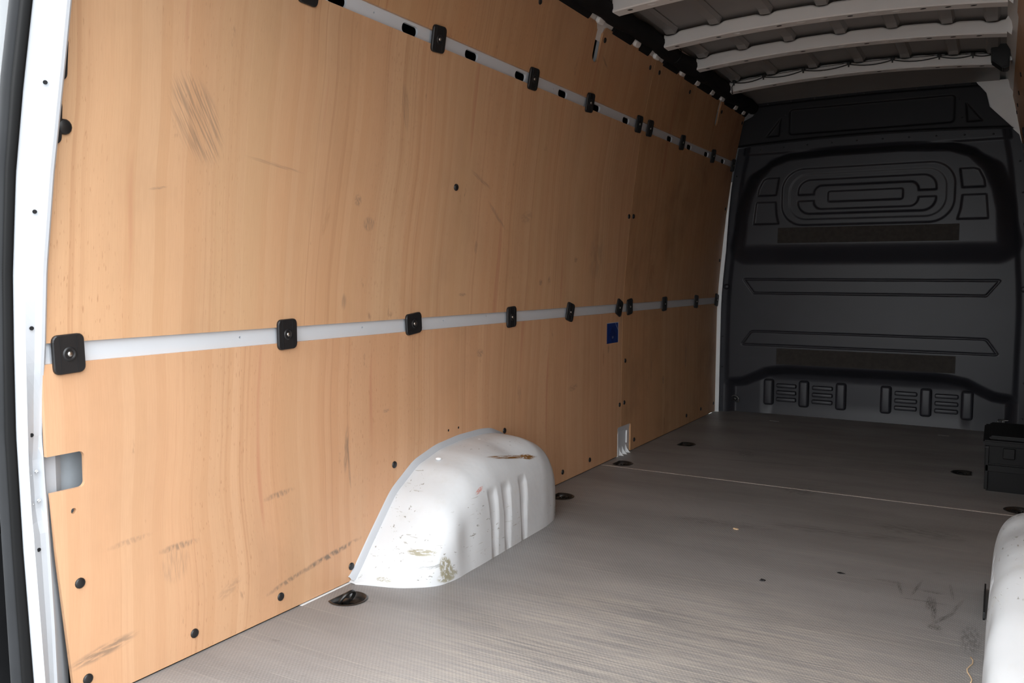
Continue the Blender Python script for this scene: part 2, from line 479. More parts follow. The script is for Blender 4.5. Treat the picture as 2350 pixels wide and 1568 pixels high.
tie_down(1.774, -2.082, 'black floor tie-down ring just past the top of the right wheel arch', 1.35, 0)

# ------------------------------------------------------------------ left wall
wall_left = empty('wall_left', kind='structure')

def panel(name, y0, y1, z0, z1, mat, parent, thick=.009, y0fun=None, side=1, nz=24):
    zs = np.linspace(z0, z1, nz); vs_ = []; fs = []
    n = len(zs)
    def X(z, d):
        return xw(z) - d if side > 0 else WR - xw(z) + d
    for d in (0, thick):
        for z in zs:
            ya = y0fun(z) if y0fun else y0
            vs_ += [(X(z, d), ya, z), (X(z, d), y1, z)]
    o2 = 2 * n
    for i in range(n - 1):
        a = 2 * i
        fs.append((a, a + 1, a + 3, a + 2)); fs.append((o2 + a, o2 + a + 2, o2 + a + 3, o2 + a + 1))
        fs.append((a, a + 2, o2 + a + 2, o2 + a)); fs.append((a + 1, o2 + a + 1, o2 + a + 3, a + 3))
    fs.append((0, o2, o2 + 1, 1)); e = 2 * (n - 1)
    fs.append((e, e + 1, o2 + e + 1, o2 + e))
    return mk(name, vs_, fs, mat, parent)

def xcut(poly):
    return prism('cutter', poly, -.2, .35, 'x', 'black')

def edge_low(z):
    return float(np.interp(z, [.0, .064, .189, .343, .472, .557, .8], [-4.915, -4.923, -4.934, -4.948, -4.955, -4.962, -4.964]))

BRK = rrect(-1.882, .06, .090, .092, .012)
p_lr = panel('plywood_panel', 0, SEAM - .002, .004, RZ[0], M['wood_rear_low'], wall_left, y0fun=edge_low)
cut(p_lr, [xcut(rrect(-4.96, .5165, .080, .0385, .012)), xcut(BRK), xcut(rrect(-4.908, .431, .006, .006, .0055))])
p_lf = panel('plywood_panel', SEAM + .002, YFRONT - .003, .004, RZ[0], M['wood_front'], wall_left)
cut(p_lf, [xcut(BRK)])
p_mr = panel('plywood_panel', YREAR, SEAM - .002, RZ[1], RZ[2], M['wood_rear_mid'], wall_left, nz=40)
p_mf = panel('plywood_panel', SEAM + .002, YFRONT, RZ[1], RZ[2], M['wood_front'], wall_left, nz=40)
p_ur = panel('plywood_panel', YREAR + .02, SEAM - .002, RZ[3], 1.990, M['wood_rear_top'], wall_left)
cut(p_ur, [xcut(rrect(-2.585, 1.945, .031, .105, .028)), xcut([(-2.66, 2.02), (-2.51, 2.02), (-2.55, 1.965), (-2.62, 1.965)])])
p_uf = panel('plywood_panel', SEAM + .002, YFRONT, RZ[3], 1.990, M['wood_front'], wall_left)
cut(p_uf, [xcut(rrect(-.807, 1.945, .024, .102, .022))])
for o, s in ((p_lr, 'rear lower'), (p_mr, 'rear middle'), (p_ur, 'rear top'), (p_lf, 'front lower'), (p_mf, 'front middle'), (p_uf, 'front top')):
    o['label'] = 'beech plywood lining board, %s' % s

# light metal edge showing inside the upper slots
for ys_, hw_ in ((-2.585, .031), (-.807, .024)):
    prism('slot_liner', [(xw(1.845) - .030, 1.845), (xw(1.845) - .0095, 1.845), (xw(1.99) - .0095, 1.99), (xw(1.99) - .030, 1.99)], ys_ + hw_ * .35 + .030, ys_ + hw_ + .08, 'y', 'white_rail', wall_left)

# body rails seen between the boards
SLOTS = [-4.50, -4.164, -3.836, -3.490, -3.152, -2.798, -2.464, -2.120, -1.786, -1.500, -1.165, -.837, -.480]
def strip(name, y0, y1, z0, z1, inset, thick, mat, parent, nz=6, side=1):
    zs = np.linspace(z0, z1, nz); vs_ = []; fs = []
    n = len(zs)
    for d in (inset, inset + thick):
        for z in zs:
            X = xw(z) - d if side > 0 else WR - xw(z) + d
            vs_ += [(X, y0, z), (X, y1, z)]
    o2 = 2 * n
    for i in range(n - 1):
        a = 2 * i
        fs.append((a, a + 1, a + 3, a + 2)); fs.append((o2 + a, o2 + a + 2, o2 + a + 3, o2 + a + 1))
        fs.append((a, a + 2, o2 + a + 2, o2 + a)); fs.append((a + 1, o2 + a + 1, o2 + a + 3, a + 3))
    fs.append((0, o2, o2 + 1, 1)); e = 2 * (n - 1)
    fs.append((e, e + 1, o2 + e + 1, o2 + e))
    return mk(name, vs_, fs, mat, parent)
r_low = strip('wall_rail', YREAR, YFRONT, .715, .815, .0095, .006, 'white_rail', wall_left)
cut(r_low, [xcut(rrect(y, z, .003, .003, .0029, 3)) for y, z in ((-4.442, .768), (-3.963, .769), (-3.529, .771), (-3.245, .775))])
r_up = strip('wall_rail', YREAR, YFRONT, 1.620, 1.725, .0095, .008, 'white_rail', wall_left)
cut(r_up, [xcut(rrect(y, 1.671, .040, .0140, .013)) for y in SLOTS] + [xcut(rrect(y, 1.676, .0028, .0028, .0027, 3)) for y in (-4.008, -3.665, -3.225, -2.88)])
r_low['label'] = 'white painted lower wall rail'
r_up['label'] = 'slotted white upper wall rail'
# seam bead on the upper rail where the boards meet
box('rail_joint', (.078, SEAM - .008, RZ[2] + .002), (.0885, SEAM + .010, RZ[3] - .002), 'white', wall_left, .002)
# outer body skin behind the boards (closes the cavity), blackened for the shade inside
strip('body_skin', -4.95, -.05, -.15, 2.20, .10, .006, 'black_matt', wall_left, 24)
# bead strip along the front end of the boards
zs = np.linspace(0, 1.56, 26); vs_ = []; fs = []
for z in zs:
    x0 = xw(z) - .004; x1 = xw(z) + .024 * min(1, max(.25, (1.62 - z) / .5))
    vs_ += [(x0, YFRONT + .002, z), (x1, YFRONT + .006, z), (x1, YFRONT + .014, z), (x0, YFRONT + .014, z)]
for i in range(len(zs) - 1):
    for k in range(4):
        fs.append((4 * i + k, 4 * i + (k + 1) % 4, 4 * i + 4 + (k + 1) % 4, 4 * i + 4 + k))
fs += [(0, 1, 2, 3), tuple(4 * (len(zs) - 1) + k for k in range(4))]
mk('edge_bead', vs_, fs, 'white', wall_left)['label'] = 'white painted edge against the bulkhead'

# retaining clips
def rect_plate(h, w, t0):
    bm = bmesh.new()
    poly = rrect(0, 0, w, h, .013, 4)
    n = len(poly)
    lo = [bm.verts.new((0, u, v)) for u, v in poly]
    mid = [bm.verts.new((t0 * .7, u, v)) for u, v in poly]
    top = [bm.verts.new((t0, u * .95, v * .96)) for u, v in poly]
    for a, b in ((lo, mid), (mid, top)):
        for k in range(n): bm.faces.new((a[k], a[(k + 1) % n], b[(k + 1) % n], b[k]))
    bm.faces.new(top); bm.faces.new(lo)
    return bm
bm = rect_plate(.041, .0345, .0075)
clip_proto = from_bm('retaining_clip', bm, 'black', wall_left)
def ridge_mesh():
    return box('ridge', (.0072, -.0009, -.039), (.0086, .0009, .039), 'black', clip_proto)
rg1 = ridge_mesh(); rg1.location = (0, -.019, 0)
rg2 = copy(rg1, clip_proto, (0, .0175, 0))
bs = bmesh.new()
N = 16
prof = [(.0155, .0072), (.0135, .0098), (.0105, .0100), (.0085, .0075), (.0, .0070)]
vs_ = []; fs = []
for r, x in prof[:-1]:
    for k in range(N):
        a = 2 * math.pi * k / N; vs_.append((x, r * math.cos(a), r * math.sin(a)))
vs_.append((prof[-1][1], 0, 0))
for i in range(3):
    for k in range(N): fs.append((i * N + k, i * N + (k + 1) % N, (i + 1) * N + (k + 1) % N, (i + 1) * N + k))
for k in range(N): fs.append((3 * N + k, 3 * N + (k + 1) % N, 4 * N))
bs.free()
boss = mk('boss', vs_, fs, 'black', clip_proto, True)
sb = bmesh.new()
bmesh.ops.create_uvsphere(sb, u_segments=10, v_segments=6, radius=.0062)
for v in sb.verts: v.co = Vector((v.co.z * .5 + .0085, v.co.x, v.co.y))
screw = from_bm('screw', sb, 'steel', clip_proto, True)
clip_parts = [rg1, rg2, boss, screw]
CLIPS = [(-4.910, .763, 3), (-4.290, .768, 2), (-3.720, .770, 96), (-3.076, .766, 3), (-2.550, .767, -14), (-1.984, .769, -22), (-1.845, .770, 8), (-1.317, .771, 3), (-.731, .770, -5), (-.284, .770, -12),
         (-4.281, 1.664, 0), (-3.703, 1.673, 4), (-3.074, 1.675, 2), (-2.561, 1.676, 4), (-1.985, 1.674, 2), (-1.836, 1.676, 4), (-1.327, 1.675, 5), (-.739, 1.672, 6), (-.280, 1.667, 5)]
for i, (y, z, rot) in enumerate(CLIPS):
    c = clip_proto if i == 0 else copy(clip_proto, wall_left)
    if i:
        for p in clip_parts: copy(p, c)
    c.matrix_local = Matrix.Translation((xw(z) + .0005, y, z)) @ Matrix.Rotation(lean(z), 4, 'Y') @ Matrix.Rotation(math.radians(rot), 4, 'X')

# black cap plugs in the boards
def cap_mesh(r, h):
    vs_ = []; fs = []; N = 14
    for rr, x in ((r, 0), (r * .97, h * .6), (r * .75, h)):
        for k in range(N):
            a = 2 * math.pi * k / N; vs_.append((x, rr * math.cos(a), rr * math.sin(a)))
    for i in range(2):
        for k in range(N): fs.append((i * N + k, i * N + (k + 1) % N, (i + 1) * N + (k + 1) % N, (i + 1) * N + k))
    fs.append(tuple(range(2 * N, 3 * N)))
    return vs_, fs
cap_proto = mk('screw_cap', *cap_mesh(.0115, .004), 'black', p_lr, True)
washer_proto = mk('screw_washer', *cap_mesh(.0150, .007), 'black', p_mr, True)
wsb = bmesh.new()
bmesh.ops.create_uvsphere(wsb, u_segments=10, v_segments=6, radius=.0058)
for v in wsb.verts: v.co = Vector((v.co.z * .6 + .0092, v.co.x, v.co.y))
wscrew = from_bm('screw_head', wsb, 'steel', None, True)
CAPS = [(p_lr, [(-4.900, .273), (-4.611, .055), (-4.890, .058), (-4.325, .051), (-4.034, .048), (-3.820, .319), (-3.119, .319), (-2.601, .049), (-2.311, .050), (-1.950, .269)]),
        (p_lf, [(-1.888, .273), (-1.883, .491), (-1.743, .054), (-.865, .059), (-.570, .061), (-.285, .062)]),
        (p_ur, [(-2.526, 1.941), (-1.980, 1.941), (-3.12, 1.941), (-3.7, 1.941), (-4.3, 1.941)]),
        (p_uf, [(-1.853, 1.943), (-1.368, 1.939), (-.749, 1.934), (-.28, 1.94)]),
        (p_mf, [(-.290, 1.38), (-.285, 1.037)])]
first = True
for par, lst in CAPS:
    for (y, z) in lst:
        c = cap_proto if first else copy(cap_proto, par)
        first = False
        c.parent = par
        c.matrix_local = Matrix.Translation((xw(z) + .0002, y, z)) @ Matrix.Rotation(lean(z), 4, 'Y')
first = True
for par, y, z in ((p_mr, -3.518, 1.229), (p_mr, -4.923, 1.220), (p_mr, -1.954, 1.227), (p_mf, -1.896, 1.231)):
    c = washer_proto if first else copy(washer_proto, par)
    s = wscrew if first else copy(wscrew, None)
    first = False
    c.parent = par
    c.matrix_local = Matrix.Translation((xw(z) + .0002, y, z)) @ Matrix.Rotation(lean(z), 4, 'Y') @ Matrix.Scale(.8 if y > -4 else 1.05, 4)
    s.parent = par
    s.matrix_local = c.matrix_local.copy()
for y, z, r in ((-3.510, .382, .0045), (-3.446, .382, .0045)):
    o = mk('screw_hole', [(xw(z) + .0004, y + r * math.cos(k * math.pi / 6), z + r * math.sin(k * math.pi / 6)) for k in range(12)], [tuple(range(12))], M['black_matt'], p_lr)
# oblong plugs at the rear edge of the middle board, half behind the pillar
for y, z in ((-4.936, 1.352), (-4.945, 1.228)):
    o = prism('oblong_plug', rrect(0, 0, .016, .044, .014), 0, .006, 'x', 'black', p_mr, .0015)
    o.matrix_local = Matrix.Translation((xw(z), y, z)) @ Matrix.Rotation(lean(z), 4, 'Y')

# grey pillar cavity behind the rear cut-out
box('pillar_cavity', (-.075, -4.90, .40), (-.065, -4.80, .64), 'cavity', wall_left)
box('pillar_cavity', (-.075, -4.80, .40), (-.012, -4.79, .64), 'cavity', wall_left)

# front anchor bracket in the cut-out at the board joint
abk = empty('anchor_bracket', (0, -1.882, 0), 'white pressed metal bracket with square window at the foot of the plywood joint', 'bracket')
plate = box('plate', (-.022, -.100, -.004), (-.012, .170, .200), 'white_rail', abk)
cut(plate, [prism('cutter', rrect(.012, .082, .040, .032, .006), -.1, .1, 'x', 'white')])
box('back_plate', (-.060, -.10, .02), (-.052, .085, .14), 'white', abk)
box('window_edge', (-.024, .052, .050), (-.006, .060, .116), 'white', abk, .002)
prism('post', [(-.014, -.004), (.001, -.004), (.0, .120), (-.006, .145), (-.014, .150)], -.0895, -.072, 'y', 'white', abk, .004)
prism('top_lip', [(-.014, .122), (-.008, .128), (-.004, .150), (-.014, .152)], -.072, .0895, 'y', 'white_rail', abk)
for k in range(3):
    y = -.040 + k * .046
    prism('flute', [(-.014, -.004), (.020, -.004), (.008, .006), (-.004, .022), (-.013, .045)], y - .005, y + .007, 'y', 'white', abk, .003)

# blue sticker
stk = empty('sticker', (0, -2.052, .645), 'small blue square sticker on the plywood below the lower rail', 'sticker')
box('backing', (.0002, -.0715, -.051), (.0010, .0715, .051), 'blue', stk)
box('border', (.0009, -.0725, .049), (.0013, .0715, .052), 'pale', stk)
box('border', (.0009, .0695, -.051), (.0013, .0725, .051), 'pale', stk)
def line(a, b, w, name='printed_line'):
    d = Vector((b[0] - a[0], b[1] - a[1])); n = Vector((-d.y, d.x)).normalized() * w
    P = [(.0014, a[0] + n.x, a[1] + n.y), (.0014, b[0] + n.x, b[1] + n.y), (.0014, b[0] - n.x, b[1] - n.y), (.0014, a[0] - n.x, a[1] - n.y)]
    return mk(name, P, [(0, 1, 2, 3)], 'pale', stk)
line((.03, .05), (.07, .01), .0012)
for yy in (-.004, .006): line((yy, -.028), (yy, -.016), .0013)
dm = simple('sticker_dark_diamond', (.003, .016, .11), .4)
mk('diamond', [(.0012, -.045, -.01), (.0012, .0, .035), (.0012, .045, -.01), (.0012, .0, -.05)], [(0, 1, 2, 3)], dm, stk)

# ------------------------------------------------------------------ right wall
wall_right = empty('wall_right', kind='structure')
for (y0, y1, z0, z1, k) in ((YREAR, SEAM - .002, .004, RZ[0], 'wood_rear_low'), (YREAR, SEAM - .002, RZ[1], RZ[2], 'wood_rear_mid'), (YREAR, SEAM - .002, RZ[3], 1.99, 'wood_rear_top'),
                            (SEAM + .002, -.235, RZ[1], RZ[2], 'wood_front'), (SEAM + .002, -.235, RZ[3], 1.97, 'wood_front')):
    panel('plywood_panel', y0, y1, z0, z1, M[k], wall_right, side=-1)
strip('wall_rail', YREAR, -.235, .715, .815, .0095, .006, 'white_rail', wall_right, side=-1)
strip('wall_rail', YREAR, -.235, 1.62, 1.725, .0095, .006, 'white_rail', wall_right, side=-1)
strip('body_skin', -4.95, -.05, -.15, 2.20, .08, .006, 'cavity', wall_right, 24, side=-1)
box('door_lower_trim', (WR, SEAM, .0), (WR + .02, -.2, .745), 'black', wall_right, .004)
for y, z, rot in CLIPS:
    if y < -.5:
        c = copy(clip_proto, wall_right)
        for p in clip_parts: copy(p, c)
        c.matrix_local = Matrix.Translation((WR - xw(z) - .0005, y + .03, z)) @ Matrix.Rotation(math.pi - lean(z), 4, 'Y') @ Matrix.Rotation(math.radians(rot * .5), 4, 'X')
for y in (-.32, -.55, -.9, -1.35):
    z = 1.86; c = copy(cap_proto, wall_right)
    c.matrix_local = Matrix.Translation((WR - xw(z) - .0002, y, z)) @ Matrix.Rotation(math.pi - lean(z), 4, 'Y')

# ------------------------------------------------------------------ bulkhead (front wall)
wall_front = empty('wall_front', kind='structure')
YB = -.205
def sm(d, w):
    t = np.clip(d / w + .5, 0, 1); return t * t * (3 - 2 * t)
def sd_rr(x, z, cx, cz, hx, hz, r):
    qx = np.abs(x - cx) - (hx - r); qz = np.abs(z - cz) - (hz - r)
    return np.hypot(np.maximum(qx, 0), np.maximum(qz, 0)) + np.minimum(np.maximum(qx, qz), 0) - r
def sd_poly(x, z, poly):
    d = np.full(x.shape, 1e9); s = np.ones(x.shape); n = len(poly)
    for i in range(n):
        ax, az = poly[i]; bx, bz = poly[i - 1]
        ex, ez = bx - ax, bz - az; wx, wz = x - ax, z - az
        t = np.clip((wx * ex + wz * ez) / (ex * ex + ez * ez), 0, 1)
        d = np.minimum(d, (wx - ex * t) ** 2 + (wz - ez * t) ** 2)
        c1 = z >= az; c2 = z < bz; c3 = ex * wz > ez * wx
        flip = (c1 & c2 & c3) | (~c1 & ~c2 & ~c3)
        s = np.where(flip, -s, s)
    return s * np.sqrt(d)
def sym(half):
    return [(CX - u, v) for u, v in half] + [(CX + u, v) for u, v in reversed(half)]
BULGE = sym([(.722, 1.140), (.712, 1.32), (.685, 1.44), (.64, 1.55), (.56, 1.635), (.46, 1.672), (.2, 1.688)])
FOOT = sym([(.850, -.2), (.850, .185), (.835, .216), (.745, .228), (.66, .268), (.60, .300), (.50, .318), (.43, .322)])
G1 = sym([(.752, .905), (.745, .914), (.70, .914), (.70, .815), (.69, .815)])
G1 = sym([(.685, .815), (.754, .908), (.745, .914)])
G2 = sym([(.757, .473), (.748, .467)][::-1] + [(.757, .475), (.70, .557), (.685, .565)])
def depth(x, z):
    d = np.zeros(x.shape)
    edge = np.interp(z, ZS, XS) + .012
    s = np.abs(x - CX)
    side = (CX - edge) - s                       # distance from side edge
    d += .010 * sm(side - .055, .035)
    b = -sd_poly(x, z, BULGE)
    fall = .115 + .03 * (1 - sm(z - 1.2, .2)) - .045 * sm(z - 1.62, .1)
    d += .078 * sm(b + fall * .46, fall)
    # window-like pressing on the bulge
    d -= .007 * sm(-sd_rr(x, z, CX, 1.437, .497, .178, .135), .012)
    d -= .003 * sm(-sd_rr(x, z, CX, 1.437, .452, .142, .11), .010)
    inn = sm(-sd_rr(x, z, CX, 1.437, .398, .107, .075), .012)
    bar = np.maximum(sm(-sd_rr(x, z, CX, 1.432, .302, .074, .05), .012), sm(.020 - np.abs(z - 1.432), .012))
    d -= .009 * inn * (1 - bar)
    d -= .008 * sm(-sd_rr(x, z, CX, 1.435, .216, .032, .012), .010)
    for sg in (-1, 1):
        P = [(CX + sg * u, v) for u, v in ((.519, 1.566), (.535, 1.456), (.652, 1.456), (.645, 1.50), (.617, 1.556), (.59, 1.566))]
        d -= .008 * sm(-sd_poly(x, z, P), .012)
        P = [(CX + sg * u, v) for u, v in ((.537, 1.412), (.660, 1.412), (.672, 1.30), (.674, 1.272), (.515, 1.272), (.53, 1.33))]
        d -= .008 * sm(-sd_poly(x, z, P), .012)
    for G in (G1, G2):
        g = np.abs(sd_poly(x, z, G) + .004)
        d -= .006 * (1 - sm(g - .0042, .006))
    # foot recess
    f = -sd_poly(x, z, FOOT)
    rec = sm(f - .012, .075)
    inner = sm(.60 - s, .09)
    d -= rec * (.066 + .020 * inner * sm(.28 - z, .1))
    d += rec * .012 * np.clip(1 - z / .10, 0, 1) ** 2 * (.2 + .8 * inner)
    # top flange
    d += .010 * (1 - sm(1.735 - z, .02)) * sm(side - .03, .02)
    return d
def depth_up(x, z):
    d = np.full(x.shape, .024)
    s = np.abs(x - CX)
    d -= .010 * sm(-sd_rr(x, z, CX - .002, 1.927, .475, .079, .02), .012)
    for sg in (-1, 1):
        P = [(CX + sg * u, v) for u, v in ((.533, 1.955), (.543, 1.845), (.62, 1.845))]
        d -= .010 * sm(-sd_poly(x, z, P), .012)
    top = 2.074 + .013 * (1 - (s / .7) ** 2)
    d -= .010 * (1 - sm(top - .030 - z, .012))
    d += .010 * (1 - sm(z - (zbf(x) + .012), .012))
    return d
def zbf(x): return 1.786 + .022 * (1 - np.clip(np.abs(x - CX) / .75, 0, 1.2) ** 2)
def ztf(x): return 2.074 + .013 * (1 - np.clip(np.abs(x - CX) / .7, 0, 1.1) ** 2)
def xl(z): return np.interp(z, [0, .7, .9, 1.113, 1.331, 1.618, 1.79, 1.955, 1.985, 2.01, 2.2], [.008, .008, .014, .030, .050, .082, .112, .140, .205, .222, .226])
def xr(z): return np.interp(z, [0, .7, .9, 1.113, 1.331, 1.618, 1.75, 1.92, 2.0, 2.063, 2.2], [WR - .008, WR - .008, WR - .014, WR - .03, WR - .05, WR - .083, 1.735, 1.575, 1.555, 1.505, 1.49])
def sheet(name, nx, nz, zlo, zhi, dep, mat):
    u = np.linspace(0, 1, nx)[None, :]; v = np.linspace(0, 1, nz)[:, None]
    xm = CX + (u - .5) * 1.6 + 0 * v
    z = zlo(xm) + (zhi(xm) - zlo(xm)) * v
    for _ in range(3):
        x = xl(z) + (xr(z) - xl(z)) * u
        z = zlo(x) + (zhi(x) - zlo(x)) * v
    y = YB - dep(x, z)
    vv = np.stack([x, y, z], -1).reshape(-1, 3)
    idx = np.arange(nx * nz).reshape(nz, nx)
    q = np.stack([idx[:-1, :-1], idx[:-1, 1:], idx[1:, 1:], idx[1:, :-1]], -1).reshape(-1, 4)
    me = bpy.data.meshes.new(name)
    me.vertices.add(len(vv)); me.vertices.foreach_set('co', vv.ravel())
    me.loops.add(q.size); me.loops.foreach_set('vertex_index', q.ravel())
    me.polygons.add(len(q)); me.polygons.foreach_set('loop_start', np.arange(len(q)) * 4)
    me.update(calc_edges=True)
    me.polygons.foreach_set('use_smooth', [True] * len(q))
    me.materials.append(M[mat])
    o = bpy.data.objects.new(name, me); COL.objects.link(o); o.parent = wall_front
    return o
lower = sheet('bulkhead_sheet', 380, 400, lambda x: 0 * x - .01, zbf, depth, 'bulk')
upper = sheet('upper_bulkhead_sheet', 330, 80, zbf, ztf, depth_up, 'bulk_shaded')
lower['label'] = 'charcoal pressed lower bulkhead sheet with overhanging centre'
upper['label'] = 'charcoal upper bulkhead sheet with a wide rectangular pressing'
box('bulkhead_backing', (-.1, .02, -.15), (1.95, .03, 2.25), 'black_matt', wall_front)

def dY(x, z):
    f = depth if z < 1.79 else depth_up
    return YB - float(f(np.array([[x]]), np.array([[z]]))[0, 0])
# pressed ribs and louvres of the foot recess
def pad(hx, hz, r, h):
    bm = bmesh.new(); poly = rrect(0, 0, hx, hz, r, 5); n = len(poly)
    rings = []
    for (s_, y) in ((1.0, .004), (.94, -h * .55), (.78, -h * .95), (.5, -h)):
        k = min(hx, hz) * (1 - s_)
        p2 = rrect(0, 0, hx - k, hz - k, max(r - k, .004), 5)
        rings.append([bm.verts.new((u, y, v)) for u, v in p2])
    for a, b in zip(rings, rings[1:]):
        for k in range(n): bm.faces.new((a[k], a[(k + 1) % n], b[(k + 1) % n], b[k]))
    bm.faces.new(rings[-1])
    return bm
rib0 = from_bm('pressed_rib', pad(.034, .090, .018, .034), 'bulk', wall_front, True)
for i, x in enumerate((.337, .566, .799, 1.069, 1.299, 1.527)):
    o = rib0 if i == 0 else copy(rib0, wall_front)
    o.location = (x, dY(x, .16) + .001, .149)
lv0 = from_bm('louvre', pad(.066, .0145, .010, .024), 'bulk', wall_front, True)
k = 0
for x in (.4515, .6825, 1.184, 1.413):
    for z in (.195, .148, .102):
        o = lv0 if k == 0 else copy(lv0, wall_front); k += 1
        o.location = (x, dY(x, z) + .001, z)
# grip tape strips
def tape_strip(x0, x1, z0, z1):
    vs_, fs = [], []
    xs = np.linspace(x0, x1, 30)
    for x in xs:
        for z in np.linspace(z0, z1, 6): vs_.append((x, dY(x, z) - .0012, z))
    for i in range(29):
        for j in range(5): fs.append((i * 6 + j, i * 6 + j + 1, i * 6 + j + 7, i * 6 + j + 6))
    return mk('tape_strip', vs_, fs, 'tape', wall_front, True)
tape_strip(.402, 1.449, 1.146, 1.245)['label'] = 'dark brown tape strip across the overhang'
tape_strip(.398, 1.456, .348, .452)['label'] = 'dark brown tape strip above the foot recess'
# rivets along the edges
rv = bmesh.new()
bmesh.ops.create_uvsphere(rv, u_segments=8, v_segments=5, radius=.006)
for v in rv.verts: v.co.y *= .5
rivet = from_bm('rivet', rv, 'bulk', wall_front, True)
RV = []
for z in (.10, .31, .52, .74, .98, 1.22, 1.42, 1.60): RV += [(xl(z) + .022, z), (xr(z) - .022, z)]
for x in np.linspace(.30, 1.48, 9): RV.append((x, float(ztf(x)) - .018))
for x in np.linspace(.26, 1.60, 10): RV.append((x, float(zbf(x)) - .028))
for sg in (-1, 1): RV += [(CX + sg * .50, 1.975), (CX + sg * .515, 1.87)]
for i, (x, z) in enumerate(RV):
    o = rivet if i == 0 else copy(rivet, wall_front)
    o.location = (x, dY(x, z) - .001, z)
for i, (x, z) in enumerate(((.022, .86), (WR - .022, .86))):
    o = mk('edge_knob', [(v[1] * 1.6, -v[0] * 1.5, v[2] * 1.6) for v in cap_mesh(.0115, .006)[0]], cap_mesh(.0115, .006)[1], 'bulk', wall_front, True)
    o.location = (x + (.03 if i == 0 else -.03), dY(x, z) - .012, z)
# grab handle bar beside the right edge
tube('grab_bar', [(1.808, -.235, .86), (1.806, -.265, .90), (1.800, -.268, 1.05), (1.790, -.268, 1.20), (1.782, -.245, 1.24)], .011, 'black', wall_front)

# lashing rings on the bulkhead
def lash(x, z, rot, label):
    y = min(dY(x, z), dY(x, z + .03), dY(x, z - .03)) - .004
    t = empty('lashing_ring', (x, y, z), label, 'lashing ring', 'lashing rings low on the bulkhead')
    pts = []
    for k in range(17):
        a = math.radians(205 * k / 16 - 12); pts.append(Vector((.030 * math.cos(a), -.010, .030 * math.sin(a))))
    Rm = Matrix.Rotation(rot, 3, 'Y')
    tube('ring', [Rm @ p for p in pts], .0040, 'ring_steel', t, 7, closed=True)
    bm = pad(.014, .012, .010, .012)
    for v in bm.verts: v.co = Rm @ (v.co + Vector((0, 0, .006)))
    from_bm('bracket', bm, 'black_metal', t, True)
    return t
lash(.112, .080, .38, 'small black lashing ring at the lower left corner of the bulkhead')
lash(1.722, .072, math.pi, 'small black lashing ring hanging behind the storage box on the bulkhead')

# ------------------------------------------------------------------ ceiling
ceiling = empty('ceiling', kind='structure')
def zsk(x): return 2.088 + .040 * (1 - ((x - CX) / .74) ** 2)
xs = np.linspace(.17, 1.67, 31); vs_ = []; fs = []
for x in xs: vs_ += [(x, -5.02, zsk(x)), (x, -.05, zsk(x))]
for i in range(30): fs.append((2 * i, 2 * i + 1, 2 * i + 3, 2 * i + 2))
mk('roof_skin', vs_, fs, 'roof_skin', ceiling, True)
box('roof_outer', (-.2, -5.03, 2.20), (2.05, .05, 2.215), 'white', ceiling)
def bow(y, depth_y=.062, x0=.236, x1=1.65):
    """hat-section cross member: rear face, bottom face, front face; upper edge dips under each pressed rib"""
    xs = np.linspace(x0, x1, 120); vs_ = []; fs = []
    for x in xs:
        e = ((x - CX) / .73) ** 2
        zb = 2.008 + .040 * (1 - e)
        zt = zb + .062
        for rx in RIBX:
            zt -= .012 * math.exp(-((x - rx) / .032) ** 4)
        vs_ += [(x, y + .004, zt), (x, y, zt - .006), (x, y - .003, zb + .005), (x, y + .002, zb), (x, y + depth_y, zb - .001), (x, y + depth_y, zb + .05)]
    n = 6
    for i in range(len(xs) - 1):
        for k in range(n):
            fs.append((n * i + k, n * i + (k + 1) % n, n * (i + 1) + (k + 1) % n, n * (i + 1) + k))
    fs += [tuple(range(n)), tuple(n * (len(xs) - 1) + k for k in range(n))]
    return mk('roof_bow', vs_, fs, 'white_roof', ceiling)
RIBX = [.27, .48, .71, .95, 1.18, 1.41, 1.59]
BOWS = [-.905, -1.535, -2.03, -2.65, -3.25, -3.85, -4.45]
bows = [bow(y) for y in BOWS]
# holes along the bottom faces of the bows
hole = mk('bow_hole', [(.012 * math.cos(k * math.pi / 6), .007 * math.sin(k * math.pi / 6), 0) for k in range(12)], [tuple(range(12))], 'black_matt', bows[0])
dimple = mk('bow_dimple', [(.020 * math.cos(k * math.pi / 6), .009 * math.sin(k * math.pi / 6), -.0035 * 0) for k in range(12)] + [(0, 0, -.006)], [(k, (k + 1) % 12, 12) for k in range(12)], 'white_roof', bows[0], True)
hf = df = True
for b, y in zip(bows[:4], BOWS[:4]):
    for j in range(14):
        x = .30 + j * .095 + random.uniform(-.01, .01)
        z = 2.008 + .040 * (1 - ((x - CX) / .73) ** 2) - .0018
        if j % 3 == 2 or j > 11 or j < 1:
            o = hole if hf else copy(hole, b); hf = False
        else:
            o = dimple if df else copy(dimple, b); df = False
        o.parent = b; o.location = (x, y + .022, z)
# pressed longitudinal ribs between the bows
def rib_mesh(L):
    vs_, fs = [], []
    ys = [0, .03, L - .05, L - .012, L]
    hs = [.002, .016, .016, .026, .026]
    for yy, h in zip(ys, hs):
        vs_ += [(-.034, yy, 0), (-.022, yy, -h), (.022, yy, -h), (.034, yy, 0)]
    for i in range(len(ys) - 1):
        for k in range(3): fs.append((4 * i + k, 4 * i + k + 1, 4 * i + 5 + k, 4 * i + 4 + k))
    return vs_, fs
for i in range(len(BOWS) - 1):
    ya, yb = BOWS[i + 1] + .062, BOWS[i]
    proto = None
    for rx in RIBX:
        if proto is None:
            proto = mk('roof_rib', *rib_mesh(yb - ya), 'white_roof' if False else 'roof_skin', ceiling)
            o = proto
        else: o = copy(proto, ceiling)
        o.location = (rx, ya, zsk(rx) - .001)
